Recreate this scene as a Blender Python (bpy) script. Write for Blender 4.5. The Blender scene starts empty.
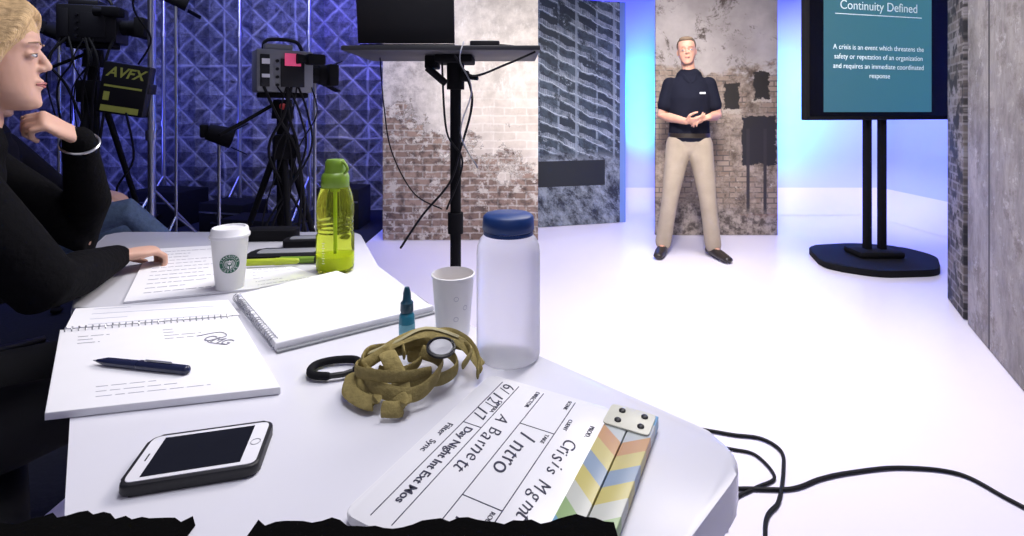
import bpy, bmesh, math, random
from mathutils import Vector, Matrix, Euler
random.seed(7)
scene=bpy.context.scene
col=scene.collection
V=Vector
scene.view_settings.view_transform='Standard'

# ------------------------------------------------------------------ node helpers
class NG:
    def __init__(s,name):
        s.m=bpy.data.materials.new(name); s.m.use_nodes=True
        s.t=s.m.node_tree; s.t.nodes.clear()
        s.out=s.t.nodes.new('ShaderNodeOutputMaterial'); s.b=s.t.nodes.new('ShaderNodeBsdfPrincipled')
        s.t.links.new(s.b.outputs[0],s.out.inputs[0])
    def n(s,k): return s.t.nodes.new(k)
    def put(s,sock,v):
        if isinstance(v,bpy.types.NodeSocket): s.t.links.new(v,sock)
        else:
            if isinstance(v,(tuple,list)) and len(v)==3 and sock.type=='RGBA': v=(*v,1)
            sock.default_value=v
    def set(s,k,v): s.put(s.b.inputs[k],v)
    def math(s,op,a,b=0.0,c=None,clamp=False):
        n=s.n('ShaderNodeMath'); n.operation=op; n.use_clamp=clamp
        s.put(n.inputs[0],a); s.put(n.inputs[1],b)
        if c is not None: s.put(n.inputs[2],c)
        return n.outputs[0]
    def mix(s,f,a,b):
        n=s.n('ShaderNodeMix'); n.data_type='RGBA'
        s.put(n.inputs[0],f); s.put(n.inputs[6],a); s.put(n.inputs[7],b); return n.outputs[2]
    def xyz(s):
        t=s.n('ShaderNodeTexCoord'); p=s.n('ShaderNodeSeparateXYZ'); s.t.links.new(t.outputs['Object'],p.inputs[0])
        return t.outputs['Object'],p.outputs[0],p.outputs[1],p.outputs[2]
    def comb(s,x,y,z):
        n=s.n('ShaderNodeCombineXYZ'); s.put(n.inputs[0],x); s.put(n.inputs[1],y); s.put(n.inputs[2],z); return n.outputs[0]
    def noise(s,vec,sc,det=4,rough=.55,dist=0):
        n=s.n('ShaderNodeTexNoise'); s.t.links.new(vec,n.inputs['Vector'])
        n.inputs['Scale'].default_value=sc; n.inputs['Detail'].default_value=det; n.inputs['Roughness'].default_value=rough; n.inputs['Distortion'].default_value=dist
        return n.outputs[0]
    def brick(s,vec,c1,c2,mo,w,h,ms=.01,off=.5):
        n=s.n('ShaderNodeTexBrick'); s.t.links.new(vec,n.inputs['Vector']); n.offset=off
        s.put(n.inputs['Color1'],c1); s.put(n.inputs['Color2'],c2); s.put(n.inputs['Mortar'],mo)
        n.inputs['Scale'].default_value=1; n.inputs['Brick Width'].default_value=w; n.inputs['Row Height'].default_value=h
        n.inputs['Mortar Size'].default_value=ms; n.inputs['Mortar Smooth'].default_value=.2
        return n.outputs[0]
    def step(s,v,a,b):
        n=s.n('ShaderNodeMapRange'); s.put(n.inputs[0],v); n.inputs[1].default_value=a; n.inputs[2].default_value=b
        return n.outputs[0]
    def rect(s,x,z,x0,x1,z0,z1):
        a=s.math('GREATER_THAN',x,x0); b=s.math('LESS_THAN',x,x1); c=s.math('GREATER_THAN',z,z0); d=s.math('LESS_THAN',z,z1)
        return s.math('MULTIPLY',s.math('MULTIPLY',a,b),s.math('MULTIPLY',c,d))
    def bump(s,h,st=.3,d=.01):
        n=s.n('ShaderNodeBump'); s.put(n.inputs['Height'],h); n.inputs['Strength'].default_value=st; n.inputs['Distance'].default_value=d
        s.t.links.new(n.outputs[0],s.b.inputs['Normal'])

def M(name,c,rough=.5,metal=0,var=.12,sc=30,bump=0,emis=0,trans=0,ior=1.45,alpha=1,spec=None,stretch=None):
    g=NG(name); o,x,y,z=g.xyz()
    vec=o
    if stretch: vec=g.comb(g.math('MULTIPLY',x,stretch[0]),g.math('MULTIPLY',y,stretch[1]),g.math('MULTIPLY',z,stretch[2]))
    f=g.noise(vec,sc)
    a=tuple(min(1,q*(1-var)) for q in c); b=tuple(min(1,q*(1+var)) for q in c)
    cc=g.mix(f,a,b); g.set('Base Color',cc); g.set('Roughness',rough); g.set('Metallic',metal)
    if bump: g.bump(f,bump)
    if emis: g.set('Emission Color',cc); g.set('Emission Strength',emis)
    if trans: g.set('Transmission Weight',trans); g.set('IOR',ior)
    if spec is not None: g.set('Specular IOR Level',spec)
    return g.m

BLACK=M('black_plastic',(.012,.012,.014),.45,spec=.35)
MATTE=M('matte_black',(.008,.008,.01),.8,spec=.15)
STEEL=M('brushed_steel',(.45,.46,.5),.3,.9)
GREYP=M('grey_plastic',(.24,.25,.27),.5)
INK=M('ink',(.02,.02,.05),.6)
PAPER=M('paper',(.82,.82,.85),.7,var=.03,sc=15)
PRINT=M('print_ink',(.24,.24,.30),.7)

# ------------------------------------------------------------------ geometry helpers
def catmull(pts,n=6):
    pts=[V(p) for p in pts]; P=[pts[0]]+pts+[pts[-1]]; out=[]
    for i in range(1,len(P)-2):
        for k in range(n):
            t=k/n; a,b,c,d=P[i-1],P[i],P[i+1],P[i+2]
            out.append(.5*((2*b)+(c-a)*t+(2*a-5*b+4*c-d)*t*t+(3*b-a-3*c+d)*t**3))
    out.append(pts[-1]); return out

class G:
    def __init__(s): s.bm=bmesh.new()
    def box(s,c,d,rot=None,bev=0,seg=2):
        m=Matrix.Translation(V(c))
        if rot is not None: m=m@(rot.to_4x4() if isinstance(rot,Matrix) else Euler(rot).to_matrix().to_4x4())
        m=m@Matrix.Diagonal((*d,1))
        r=bmesh.ops.create_cube(s.bm,size=1,matrix=m)
        if bev:
            ed=list({e for v in r['verts'] for e in v.link_edges})
            bmesh.ops.bevel(s.bm,geom=ed,offset=bev,segments=seg,affect='EDGES',profile=.5)
        return s
    def rings(s,rings,c0=True,c1=True):
        L=[[s.bm.verts.new(p) for p in r] for r in rings]; n=len(L[0])
        for a,b in zip(L,L[1:]):
            for i in range(n): s.bm.faces.new((a[i],a[(i+1)%n],b[(i+1)%n],b[i]))
        if c0: s.bm.faces.new(L[0][::-1])
        if c1: s.bm.faces.new(L[-1])
        return s
    def cyl(s,p0,p1,r0,r1=None,seg=20):
        if r1 is None: r1=r0
        p0=V(p0);p1=V(p1);t=(p1-p0).normalized()
        a=t.orthogonal().normalized(); b=t.cross(a)
        R=[]
        for p,r in ((p0,r0),(p1,r1)):
            R.append([p+(a*math.cos(2*math.pi*i/seg)+b*math.sin(2*math.pi*i/seg))*r for i in range(seg)])
        return s.rings(R)
    def tube(s,pts,rad,side=None,seg=12,round=True,sm=0):
        if sm:
            k=len(pts); P=catmull(pts,sm)
            if not isinstance(rad,(int,float)) and len(rad)==k:
                rr=[]
                for i in range(len(P)):
                    u=i/sm; j=min(int(u),k-2); f=u-j
                    A,B=rad[j],rad[j+1]
                    rr.append(tuple(x*(1-f)+y*f for x,y in zip(A,B)) if isinstance(A,tuple) else A*(1-f)+B*f)
                rad=rr
            pts=P
        pts=[V(p) for p in pts]; n=len(pts)
        if isinstance(rad,(int,float)): rad=[rad]*n
        if isinstance(rad,tuple) and len(rad)==2 and n!=2: rad=[rad]*n
        rad=[(r,r) if isinstance(r,(int,float)) else r for r in rad]
        T=[]
        for i in range(n):
            t=(pts[min(i+1,n-1)]-pts[max(i-1,0)]); T.append(t.normalized() if t.length>1e-9 else V((0,0,1)))
        R=[]; prev=None
        def ring(c,t,a,ra,rb):
            b=t.cross(a); return [c+a*math.cos(2*math.pi*i/seg)*ra+b*math.sin(2*math.pi*i/seg)*rb for i in range(seg)]
        fr=[]
        for i in range(n):
            ref=V(side) if side is not None else (prev if prev is not None else T[i].orthogonal())
            a=ref-T[i]*ref.dot(T[i])
            if a.length<1e-4: a=T[i].orthogonal()
            a.normalize(); prev=a; fr.append(a)
        if round:
            m=min(rad[0])
            for q in (80,50,25):
                q=math.radians(q); R.append(ring(pts[0]-T[0]*m*math.sin(q),T[0],fr[0],rad[0][0]*math.cos(q),rad[0][1]*math.cos(q)))
        for i in range(n): R.append(ring(pts[i],T[i],fr[i],*rad[i]))
        if round:
            m=min(rad[-1])
            for q in (25,50,80):
                q=math.radians(q); R.append(ring(pts[-1]+T[-1]*m*math.sin(q),T[-1],fr[-1],rad[-1][0]*math.cos(q),rad[-1][1]*math.cos(q)))
        return s.rings(R)
    def ell(s,c,r,rot=None,seg=18):
        m=Matrix.Translation(V(c))
        if rot is not None: m=m@Euler(rot).to_matrix().to_4x4()
        bmesh.ops.create_uvsphere(s.bm,u_segments=seg,v_segments=seg//2+2,radius=1,matrix=m@Matrix.Diagonal((*r,1))); return s
    def lathe(s,prof,c=(0,0,0),seg=40,close=True):
        c=V(c); R=[[c+V((r*math.cos(2*math.pi*i/seg),r*math.sin(2*math.pi*i/seg),z)) for i in range(seg)] for r,z in prof]
        return s.rings(R,close,close)
    def prism(s,poly,z0,z1,bev=0):
        a=[s.bm.verts.new((x,y,z0)) for x,y in poly]; b=[s.bm.verts.new((x,y,z1)) for x,y in poly]
        n=len(poly); fs=[s.bm.faces.new(a[::-1]),s.bm.faces.new(b)]
        for i in range(n): s.bm.faces.new((a[i],a[(i+1)%n],b[(i+1)%n],b[i]))
        if bev:
            ed=[e for e in fs[1].edges]+[e for e in fs[0].edges]
            bmesh.ops.bevel(s.bm,geom=ed,offset=bev,segments=3,affect='EDGES',profile=.5)
        return s
    def mesh(s,name,angle=38):
        bmesh.ops.recalc_face_normals(s.bm,faces=s.bm.faces)
        for f in s.bm.faces: f.smooth=True
        for e in s.bm.edges:
            if len(e.link_faces)==2 and e.calc_face_angle(0)>math.radians(angle): e.smooth=False
        me=bpy.data.meshes.new(name); s.bm.to_mesh(me); s.bm.free(); return me
    def obj(s,name,mat,parent=None,loc=(0,0,0),rot=(0,0,0),angle=38,**k):
        me=s.mesh(name,angle); o=bpy.data.objects.new(name,me); col.objects.link(o)
        me.materials.append(mat)
        if parent: o.parent=parent
        o.location=loc; o.rotation_euler=rot
        for q,v in k.items(): o[q]=v
        return o
    def blend(s,name,mat,parent,vox=.008,it=4,**k):
        me=s.mesh(name); t=bpy.data.objects.new('t',me); col.objects.link(t)
        r=t.modifiers.new('r','REMESH'); r.mode='VOXEL'; r.voxel_size=vox
        q=t.modifiers.new('s','SMOOTH'); q.iterations=it; q.factor=.5
        dg=bpy.context.evaluated_depsgraph_get(); m2=bpy.data.meshes.new_from_object(t.evaluated_get(dg))
        bpy.data.objects.remove(t); bpy.data.meshes.remove(me)
        m2.name=name; m2.materials.clear(); m2.materials.append(mat)
        for p in m2.polygons: p.use_smooth=True
        o=bpy.data.objects.new(name,m2); col.objects.link(o); o.parent=parent
        for a,b in k.items(): o[a]=b
        return o

def thing(name,label,cat,loc=(0,0,0),rz=0,**k):
    o=bpy.data.objects.new(name,None); o.empty_display_size=.1; col.objects.link(o)
    o.location=loc; o.rotation_euler=(0,0,rz); o['label']=label; o['category']=cat
    for a,b in k.items(): o[a]=b
    return o
def text(body,size,parent,loc,rot,mat,name='lettering',ex=.0003,shear=0,ax='CENTER',bold=0,sx=1):
    c=bpy.data.curves.new('f','FONT'); c.body=body; c.size=size; c.extrude=ex; c.align_x=ax; c.align_y='CENTER'; c.shear=shear; c.offset=bold
    t=bpy.data.objects.new('t',c); col.objects.link(t); dg=bpy.context.evaluated_depsgraph_get()
    dg.update(); me=bpy.data.meshes.new_from_object(t.evaluated_get(dg)); bpy.data.objects.remove(t)
    me.materials.clear(); me.materials.append(mat)
    o=bpy.data.objects.new(name,me); col.objects.link(o); o.parent=parent; o.location=loc; o.rotation_euler=rot; o.scale=(sx,1,1)
    return o
def struct(o): o['kind']='structure'; return o

# ------------------------------------------------------------------ camera
cd=bpy.data.cameras.new('camera'); cam=bpy.data.objects.new('camera',cd); col.objects.link(cam)
cam.location=(0,0,1.18); cam.rotation_euler=(math.pi/2,0,0)
cd.lens=36*500/1024; cd.sensor_width=36; cd.shift_y=-158/1024; cd.clip_start=.02
scene.camera=cam

# ------------------------------------------------------------------ room
g=NG('stage_floor_white'); o,x,y,z=g.xyz(); f=g.noise(o,1.2,3)
g.set('Base Color',g.mix(f,(.74,.71,.82),(.81,.78,.87))); g.set('Roughness',.28); g.bump(g.noise(o,60,2),.03)
FW=g.m
FD=M('dark_carpet',(.02,.022,.035),.9,sc=60,bump=.3,spec=.1)
bm=bmesh.new()
def quad(bm,pts,mi=0):
    f=bm.faces.new([bm.verts.new(p) for p in pts]); f.material_index=mi
quad(bm,[(-1.45,-2.5,0),(4.6,-2.5,0),(4.6,6.3,0),(-1.25,6.3,0)],0)
quad(bm,[(-6,-2.5,0),(-1.45,-2.5,0),(-1.25,6.3,0),(-6,6.3,0)],1)
me=bpy.data.meshes.new('floor'); bm.to_mesh(me); bm.free()
fl=bpy.data.objects.new('floor',me); col.objects.link(fl); me.materials.append(FW); me.materials.append(FD); struct(fl)

WW=M('cyclorama_paint',(.50,.56,.84),.6,var=.03,sc=2)
def cove(name,a,b,nrm,mat,h=3.4,r=.60):
    a=V((*a,0)); b=V((*b,0)); n=V((*nrm,0)); prof=[(r-r*math.sin(t),r-r*math.cos(t)) for t in [i*math.pi/24 for i in range(13)]]
    prof=[(q,w+.002) for q,w in prof]+[(0,h),(-.08,h),(-.08,0.002)]
    g=G(); ra=[a+n*q+V((0,0,w)) for q,w in prof]; rb=[b+n*q+V((0,0,w)) for q,w in prof]
    g.rings([ra,rb]); o=struct(g.obj(name,mat,angle=60)); o.data.materials.append(FW)
    for p in o.data.polygons:
        if p.center.z<.22 and abs(p.normal.dot(n))<.99 and p.normal.z>.05: p.material_index=1
    return o
cove('wall_back',(-1.3,6.2),(4.6,6.2),(0,-1),WW)
cove('wall_right',(4.6,6.2),(4.6,-2.5),(-1,0),WW)

g=NG('quilted_wall'); o,x,y,z=g.xyz()
wob=g.math('MULTIPLY',g.math('SUBTRACT',g.noise(o,2.5,3),.5),.08)
x=g.math('ADD',x,wob); z=g.math('SUBTRACT',z,wob)
u=g.math('DIVIDE',g.math('ADD',x,z),.34); v=g.math('DIVIDE',g.math('SUBTRACT',x,z),.34)
def tri(q): return g.math('MULTIPLY',g.math('ABSOLUTE',g.math('SUBTRACT',g.math('FRACT',q),.5)),2.0)
seam=g.math('MAXIMUM',tri(u),tri(v))
line=g.step(seam,.80,1.0)
hs=g.math('MAXIMUM',tri(g.math('DIVIDE',x,.85)),tri(g.math('DIVIDE',z,.85)))
line2=g.math('MULTIPLY',g.step(hs,.95,.985),.45)
nz=g.noise(o,2.2,5,.7)
al=g.math('MAXIMUM',g.math('MULTIPLY',line,g.math('MULTIPLY',g.step(nz,.35,.65),.8)),line2)
cr=g.noise(o,11,6,.75,.6)
base=g.mix(g.step(cr,.38,.70),(.055,.055,.065),(.32,.32,.34))
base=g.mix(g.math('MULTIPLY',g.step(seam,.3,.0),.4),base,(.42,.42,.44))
base=g.mix(g.math('MULTIPLY',g.step(g.noise(o,.9,3),.45,.60),.6),base,(.04,.04,.05))
g.set('Base Color',g.mix(al,base,(.60,.60,.62))); g.set('Roughness',.38); g.set('Metallic',.25)
g.bump(g.math('ADD',g.math('MULTIPLY',seam,-1.2),g.math('MULTIPLY',cr,.5)),.8,.05)
QW=g.m
struct(G().box((-3.65,5.95,1.7),(4.7,.1,3.4)).obj('wall_left',QW))
struct(G().box((-6.05,1.8,1.7),(.1,8.4,3.4)).obj('wall_side',M('dark_wall',(.02,.025,.05),.8)))

for i,(px,py_,h) in enumerate([(-4.9,5.6,3.2),(-3.9,5.6,3.2),(-3.05,5.6,3.2),(-2.25,5.55,2.6),(-3.3,4.6,2.7)]):
    p=thing('light_stand','slim steel light stand against the quilted wall','light stand',(px,py_,0),group='stands along the quilted wall')
    G().cyl((0,0,.06),(0,0,h),.022).cyl((0,0,1.0),(0,0,1.06),.035).cyl((0,0,2.0),(0,0,2.06),.035).obj('pole',STEEL,p)
    gg=G()
    for k in range(3):
        a=k*2.094+.4; gg.cyl((0,0,.45),(.34*math.cos(a),.34*math.sin(a),.02),.013)
    gg.obj('tripod_base',STEEL,p)

# ------------------------------------------------------------------ printed flats
def flat(name,a,b,h,mat,label,th=.035):
    a=V((*a,0)); b=V((*b,0)); w=(b-a).length; an=math.atan2(b.y-a.y,b.x-a.x)
    c=(a+b)/2
    o=G().box((0,0,h/2),(w,th,h),bev=.004).obj(name,mat,None,(c.x,c.y,.003),(0,0,an))
    o['label']=label; o['category']='backdrop panel'; return o
# brick flat
g=NG('brick_print'); o,x,y,z=g.xyz(); z=g.math('ADD',z,0.0); uv=g.comb(x,z,0.0)
wob=g.math('MULTIPLY',g.math('SUBTRACT',g.noise(uv,6,3),.5),.04)
uvb=g.comb(g.math('ADD',x,wob),g.math('ADD',z,wob),0.0)
br=g.brick(uvb,(.20,.135,.11),(.36,.255,.205),(.46,.41,.37),.17,.062,.008)
br=g.mix(g.step(g.noise(uv,16,5),.46,.70),br,(.07,.05,.045))
br=g.mix(g.step(g.noise(uv,7,6,.7),.54,.60),br,(.60,.55,.50))
pl=g.mix(g.step(g.noise(uv,5,7,.7),.36,.62),(.48,.44,.40),(.76,.71,.65))
pl=g.mix(g.step(g.noise(g.comb(g.math('MULTIPLY',x,3.0),z,0.0),4,6,.8),.54,.68),pl,(.82,.79,.75))
pl=g.mix(g.math('MULTIPLY',g.step(g.math('ADD',x,g.math('MULTIPLY',g.noise(uv,3,4),.3)),-.05,-.25),.8),pl,g.mix(g.step(g.noise(uv,8,7,.8),.40,.58),(.26,.23,.22),(.60,.55,.52)))
faint=g.brick(uvb,(.55,.47,.40),(.68,.60,.52),(.76,.70,.64),.2,.075,.008)
pl=g.mix(g.math('MULTIPLY',g.step(x,.0,.1),g.step(z,1.45,1.2)),pl,g.mix(.5,pl,faint))
lvl=g.math('ADD',.86,g.math('MULTIPLY',x,-.40))
mk=g.math('SUBTRACT',g.math('ADD',lvl,g.math('MULTIPLY',g.math('SUBTRACT',g.noise(uv,3.0,9,.75),.5),2.3)),z)
c=g.mix(g.step(mk,.0,.06),pl,br)
edge=g.math('LESS_THAN',g.math('ABSOLUTE',g.math('SUBTRACT',mk,-.01)),.02)
c=g.mix(g.math('MULTIPLY',edge,.7),c,(.10,.09,.08))
g.set('Base Color',c); g.set('Roughness',.8)
flat('backdrop_panel',(-1.17,4.54),(.236,4.54),2.4,g.m,'tall freestanding printed flat of crumbling brick and plaster')
# tower block flat
g=NG('tower_block_print'); o,x,y,z=g.xyz()
v=g.math('ADD',g.math('ADD',z,g.math('MULTIPLY',x,.42)),g.math('MULTIPLY',g.noise(g.comb(x,z,0.0),2.5,4),.16)); uv=g.comb(x,v,0.0)
w=g.brick(uv,(.012,.02,.035),(.07,.10,.14),(.20,.25,.32),.21,.14,.012,0.0)
w=g.mix(g.step(g.noise(uv,12,6,.75),.45,.60),w,(.02,.03,.05))
bf=g.math('FRACT',g.math('DIVIDE',v,.14))
band=g.math('LESS_THAN',bf,g.math('ADD',.25,g.math('MULTIPLY',g.noise(uv,6,4),.3))); rail=g.math('LESS_THAN',g.math('FRACT',g.math('DIVIDE',x,.022)),.35)
w=g.mix(g.math('MULTIPLY',band,.75),w,g.mix(g.math('MULTIPLY',rail,.4),g.mix(g.step(g.noise(uv,8,6,.75),.38,.62),(.08,.11,.16),(.40,.45,.53)),(.03,.04,.06)))
w=g.mix(g.math('LESS_THAN',bf,.06),w,(.42,.48,.56))
w=g.mix(g.step(g.noise(uv,3.2,8,.85),.51,.58),w,(.02,.03,.045))
w=g.mix(g.step(g.noise(uv,4.5,8,.85),.60,.64),w,(.30,.35,.42))
col_=g.math('LESS_THAN',g.math('FRACT',g.math('DIVIDE',g.math('ADD',x,.03),.42)),.06)
w=g.mix(g.math('MULTIPLY',col_,.7),w,(.24,.29,.36))
lw=g.mix(g.step(g.noise(uv,6,8,.8),.42,.60),(.015,.02,.035),(.26,.30,.36))
w=g.mix(g.step(g.math('ADD',z,g.math('MULTIPLY',g.noise(uv,3,6,.7),.5)),.92,1.0),lw,w)
w=g.mix(g.rect(x,z,-.52,.3,.40,.66),w,(.01,.013,.02))
w=g.mix(g.math('GREATER_THAN',x,.47),w,(.16,.26,.55))
g.set('Base Color',w); g.set('Roughness',.7)
flat('backdrop_panel',(.15,5.0),(1.19,5.27),2.31,g.m,'freestanding printed flat of a damaged concrete tower block with balconies')
# ruin flat
g=NG('ruin_print'); o,x,y,z=g.xyz(); uv=g.comb(x,z,0.0)
sky=g.mix(g.step(g.noise(uv,1.6,5,.6),.35,.65),(.50,.46,.45),(.28,.25,.25))
sky=g.mix(g.step(g.noise(uv,3.6,8,.8,.4),.54,.62),sky,(.09,.07,.06))
wall=g.mix(g.step(g.noise(uv,5,8,.8),.40,.60),(.09,.065,.05),(.38,.31,.26))
bk=g.brick(uv,(.20,.14,.105),(.32,.25,.20),(.11,.09,.08),.12,.05,.006)
wall=g.mix(g.step(g.noise(uv,2.2,6,.7),.48,.54),wall,bk)
wall=g.mix(g.step(g.noise(uv,7,8,.85),.58,.64),wall,(.52,.46,.40))
c=g.mix(g.step(g.math('ADD',z,g.math('MULTIPLY',g.noise(uv,3,5,.7),.9)),1.95,2.03),wall,sky)
jx=g.math('ADD',x,g.math('MULTIPLY',g.math('SUBTRACT',g.noise(uv,9,6,.8),.5),.16)); jz=g.math('ADD',z,g.math('MULTIPLY',g.math('SUBTRACT',g.noise(uv,8,6,.8),.5),.20))
for wx,wz in ((-.42,1.28),(-.40,.75),(.14,1.30),(.42,1.40)):
    c=g.mix(g.rect(jx,jz,wx-.09,wx+.09,wz-.15,wz-.12),c,(.40,.35,.30))
    c=g.mix(g.rect(jx,jz,wx-.07,wx+.07,wz-.12,wz+.14),c,(.02,.017,.015))
c=g.mix(g.rect(jx,jz,.24,.56,.66,1.12),c,(.018,.016,.02))
c=g.mix(g.rect(x,z,.28,.31,.2,1.0),c,(.03,.025,.03)); c=g.mix(g.rect(x,z,.44,.47,.2,1.0),c,(.03,.025,.03))
c=g.mix(g.rect(x,z,.2,.57,.15,.20),c,(.22,.12,.09))
rb=g.mix(g.step(g.noise(uv,11,5,.7),.42,.58),(.07,.055,.05),(.34,.29,.26))
c=g.mix(g.step(g.math('ADD',jz,g.math('MULTIPLY',x,.15)),.32,.22),c,rb)
g.set('Base Color',c); g.set('Roughness',.75)
flat('backdrop_panel',(1.35,4.72),(2.50,4.72),2.4,g.m,'freestanding printed flat of a ruined sepia building')
# side flats
g=NG('weathered_concrete_print'); o,x,y,z=g.xyz(); uv=g.comb(g.math('MULTIPLY',x,2.2),z,0.0)
c=g.mix(g.step(g.noise(uv,2.0,8,.75,.2),.34,.66),(.19,.17,.16),(.50,.46,.42))
uv2=g.comb(x,z,0.0); c=g.mix(g.math('MULTIPLY',g.step(g.noise(uv2,2.4,8,.8),.52,.60),.7),c,(.17,.14,.12))
c=g.mix(g.math('MULTIPLY',g.step(g.noise(uv2,9,6,.8),.56,.64),.7),c,(.62,.59,.55))
c=g.mix(g.math('LESS_THAN',g.math('ABSOLUTE',g.math('SUBTRACT',x,-.28)),.012),c,(.08,.07,.07))
g.set('Base Color',c); g.set('Roughness',.8)
flat('backdrop_panel',(2.52,2.74),(1.92,1.66),2.4,g.m,'freestanding printed flat of streaked grey concrete')
g=NG('dark_brick_print'); o,x,y,z=g.xyz(); uv=g.comb(x,z,0.0)
c=g.brick(uv,(.05,.045,.045),(.22,.19,.17),(.28,.26,.25),.11,.05,.007)
c=g.mix(g.step(g.noise(uv,3,7,.75),.5,.56),c,(.34,.32,.32)); c=g.mix(g.step(g.noise(uv,7,5),.50,.58),c,(.03,.03,.035))
g.set('Base Color',c); g.set('Roughness',.8)
flat('backdrop_panel',(2.74,3.12),(2.55,2.80),2.4,g.m,'narrow freestanding printed flat of dark broken brickwork')

# ------------------------------------------------------------------ tables
TOP=M('table_laminate',(.70,.70,.76),.22,var=.03,sc=4)
def rounded(poly,rad,n=8):
    out=[];N=len(poly)
    for i,(p,r) in enumerate(zip(poly,rad)):
        p=V(p)
        if not r: out.append((p.x,p.y)); continue
        a=V(poly[i-1])-p; b=V(poly[(i+1)%N])-p
        A=p+a.normalized()*r; B=p+b.normalized()*r
        for k in range(n+1):
            t=k/n; q=A*(1-t)**2+p*2*t*(1-t)+B*t*t; out.append((q.x,q.y))
    return out
TZ=.78
t1=thing('table','white laminate folding table with rounded corners, crowded with papers','table',(0,0,0))
poly=rounded([(-.36,.40),(.10,.40),(.285,.586),(-.15,1.005),(-.885,1.005),(-.777,.889),(-.4586,.513)],[.04,.05,.07,0,0,0,0])
G().prism(poly,TZ-.045,TZ,.007).obj('tabletop',TOP,t1)
for p in [(-.30,.47),(.12,.50),(-.2,.93),(-.75,.94)]:
    G().cyl((p[0],p[1],0),(p[0],p[1],TZ-.046),.016).cyl((p[0],p[1],0),(p[0],p[1],.02),.024).obj('leg',STEEL,t1)
t2=thing('table','second white laminate table pushed end to end with the first','table',(0,0,0))
poly=rounded([(-.893,1.012),(-.15,1.012),(-.35,1.28),(-.50,1.64),(-1.32,1.64),(-1.2,1.4)],[0,0,0,.06,.06,0])
G().prism(poly,TZ-.045,TZ,.007).obj('tabletop',TOP,t2)
for p in [(-.3,1.08),(-.85,1.09),(-.56,1.56),(-1.22,1.56)]:
    G().cyl((p[0],p[1],0),(p[0],p[1],TZ-.046),.016).cyl((p[0],p[1],0),(p[0],p[1],.02),.024).obj('leg',STEEL,t2)

# ------------------------------------------------------------------ papers and notebooks
def prism_thing(name,poly,z0,z1,mat,label,cat,bev=0):
    c=sum((V(p) for p in poly),V((0,0)))/len(poly)
    e=thing(name,label,cat,(c.x,c.y,z0)); loc=[(p[0]-c.x,p[1]-c.y) for p in poly]
    G().prism(loc,0,z1-z0,bev).obj('page_block',mat,e); return e,loc
def print_lines(e,loc,z,n,a=.12,b=.88,m=PRINT,lo=.1,hi=.9,h=.0022,words=True):
    A,B,C,D=[V((*p,0)) for p in loc]; g=G(); random.seed(n)
    for i in range(n):
        t=lo+(hi-lo)*i/max(1,n-1); L=A.lerp(D,t); R=B.lerp(C,t); u=a
        end=b if random.random()>.35 else a+(b-a)*random.uniform(.25,.8)
        while u<end:
            w=random.uniform(.03,.09) if words else end-u
            p=L.lerp(R,u); q=L.lerp(R,min(u+w,end)); d=(q-p); an=math.atan2(d.y,d.x)
            g.box(((p+q)/2).to_tuple()[:2]+(z,),(d.length,h,.0003),(0,0,an)); u+=w+.015
    g.obj('printed_text',m,e)
def spiral(e,p,q,z,n,r=.006):
    p=V((*p,z)); q=V((*q,z)); g=G(); d=(q-p).normalized(); s=V((-d.y,d.x,0))
    pts=[]
    for i in range(n*8+1):
        a=i/8*2*math.pi; pts.append(p.lerp(q,i/(n*8))+s*math.cos(a)*r+V((0,0,math.sin(a)*r)))
    g.tube(pts,.0009,seg=5); g.obj('spiral_binding',STEEL,e)

z=TZ+.001
PRL=M('pale_print_ink',(.42,.42,.50),.7)
e,l=prism_thing('document',[(-1.03,1.42),(-.83,1.47),(-.56,1.11),(-.80,1.03)],z,z+.004,PAPER,'stapled printed pages lying beside the seated woman','document')
print_lines(e,l,.0045,12,h=.0028,m=PRL)
e,l=prism_thing('notebook',[(-.86,.985),(-.585,1.03),(-.52,.955),(-.80,.895)],z,z+.008,PAPER,'white spiral notebook under the printed sheets','notebook')
print_lines(e,l,.0083,4,m=M('rule_ink',(.5,.53,.68),.8),words=False,h=.0008)
e,l=prism_thing('notebook',[(-.80,.885),(-.518,.945),(-.325,.702),(-.60,.642)],z,z+.010,PAPER,'white spiral notebook with printed sheet on top','notebook',.001)
print_lines(e,l,.0103,3,.10,.40,lo=.14,hi=.24,h=.0013)
print_lines(e,l,.0103,4,.55,.75,lo=.14,hi=.28,h=.0010)
print_lines(e,l,.0103,3,.2,.7,lo=.80,hi=.90,h=.0010,m=PRL)
spiral(e,(l[0][0]+.01,l[0][1]-.004),(l[1][0]-.01,l[1][1]-.004),.010,26)
text('CMG',.026,e,(.065,.050,.0106),(0,0,-.35),PRINT)
g=G(); g.tube([(.02,.065,.011),(.05,.080,.011),(.07,.065,.011),(.05,.045,.011),(.085,.035,.011)],.0006,sm=5,seg=5); g.obj('pen_scribble',PRINT,e)
e,l=prism_thing('notebook',[(-.575,1.045),(-.42,1.20),(-.155,.985),(-.39,.825)],z,z+.014,PAPER,'thick open spiral notebook with blank white pages','notebook',.002)
spiral(e,(l[0][0]+.004,l[0][1]-.008),(l[3][0]-.004,l[3][1]+.006),.011,26,.008)
G().prism([(l[3][0],l[3][1]),(l[2][0],l[2][1]),(l[2][0]+.006,l[2][1]-.006),(l[3][0]+.006,l[3][1]-.006)],.0,.003).obj('back_cover',GREYP,e)
e,l=prism_thing('paper_sheet',[(-.72,1.24),(-.56,1.27),(-.45,1.19),(-.60,1.10)],z,z+.002,PAPER,'loose white paper sheet near the green bottle','paper')
print_lines(e,l,.0023,6,h=.002,m=PRL)

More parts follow.
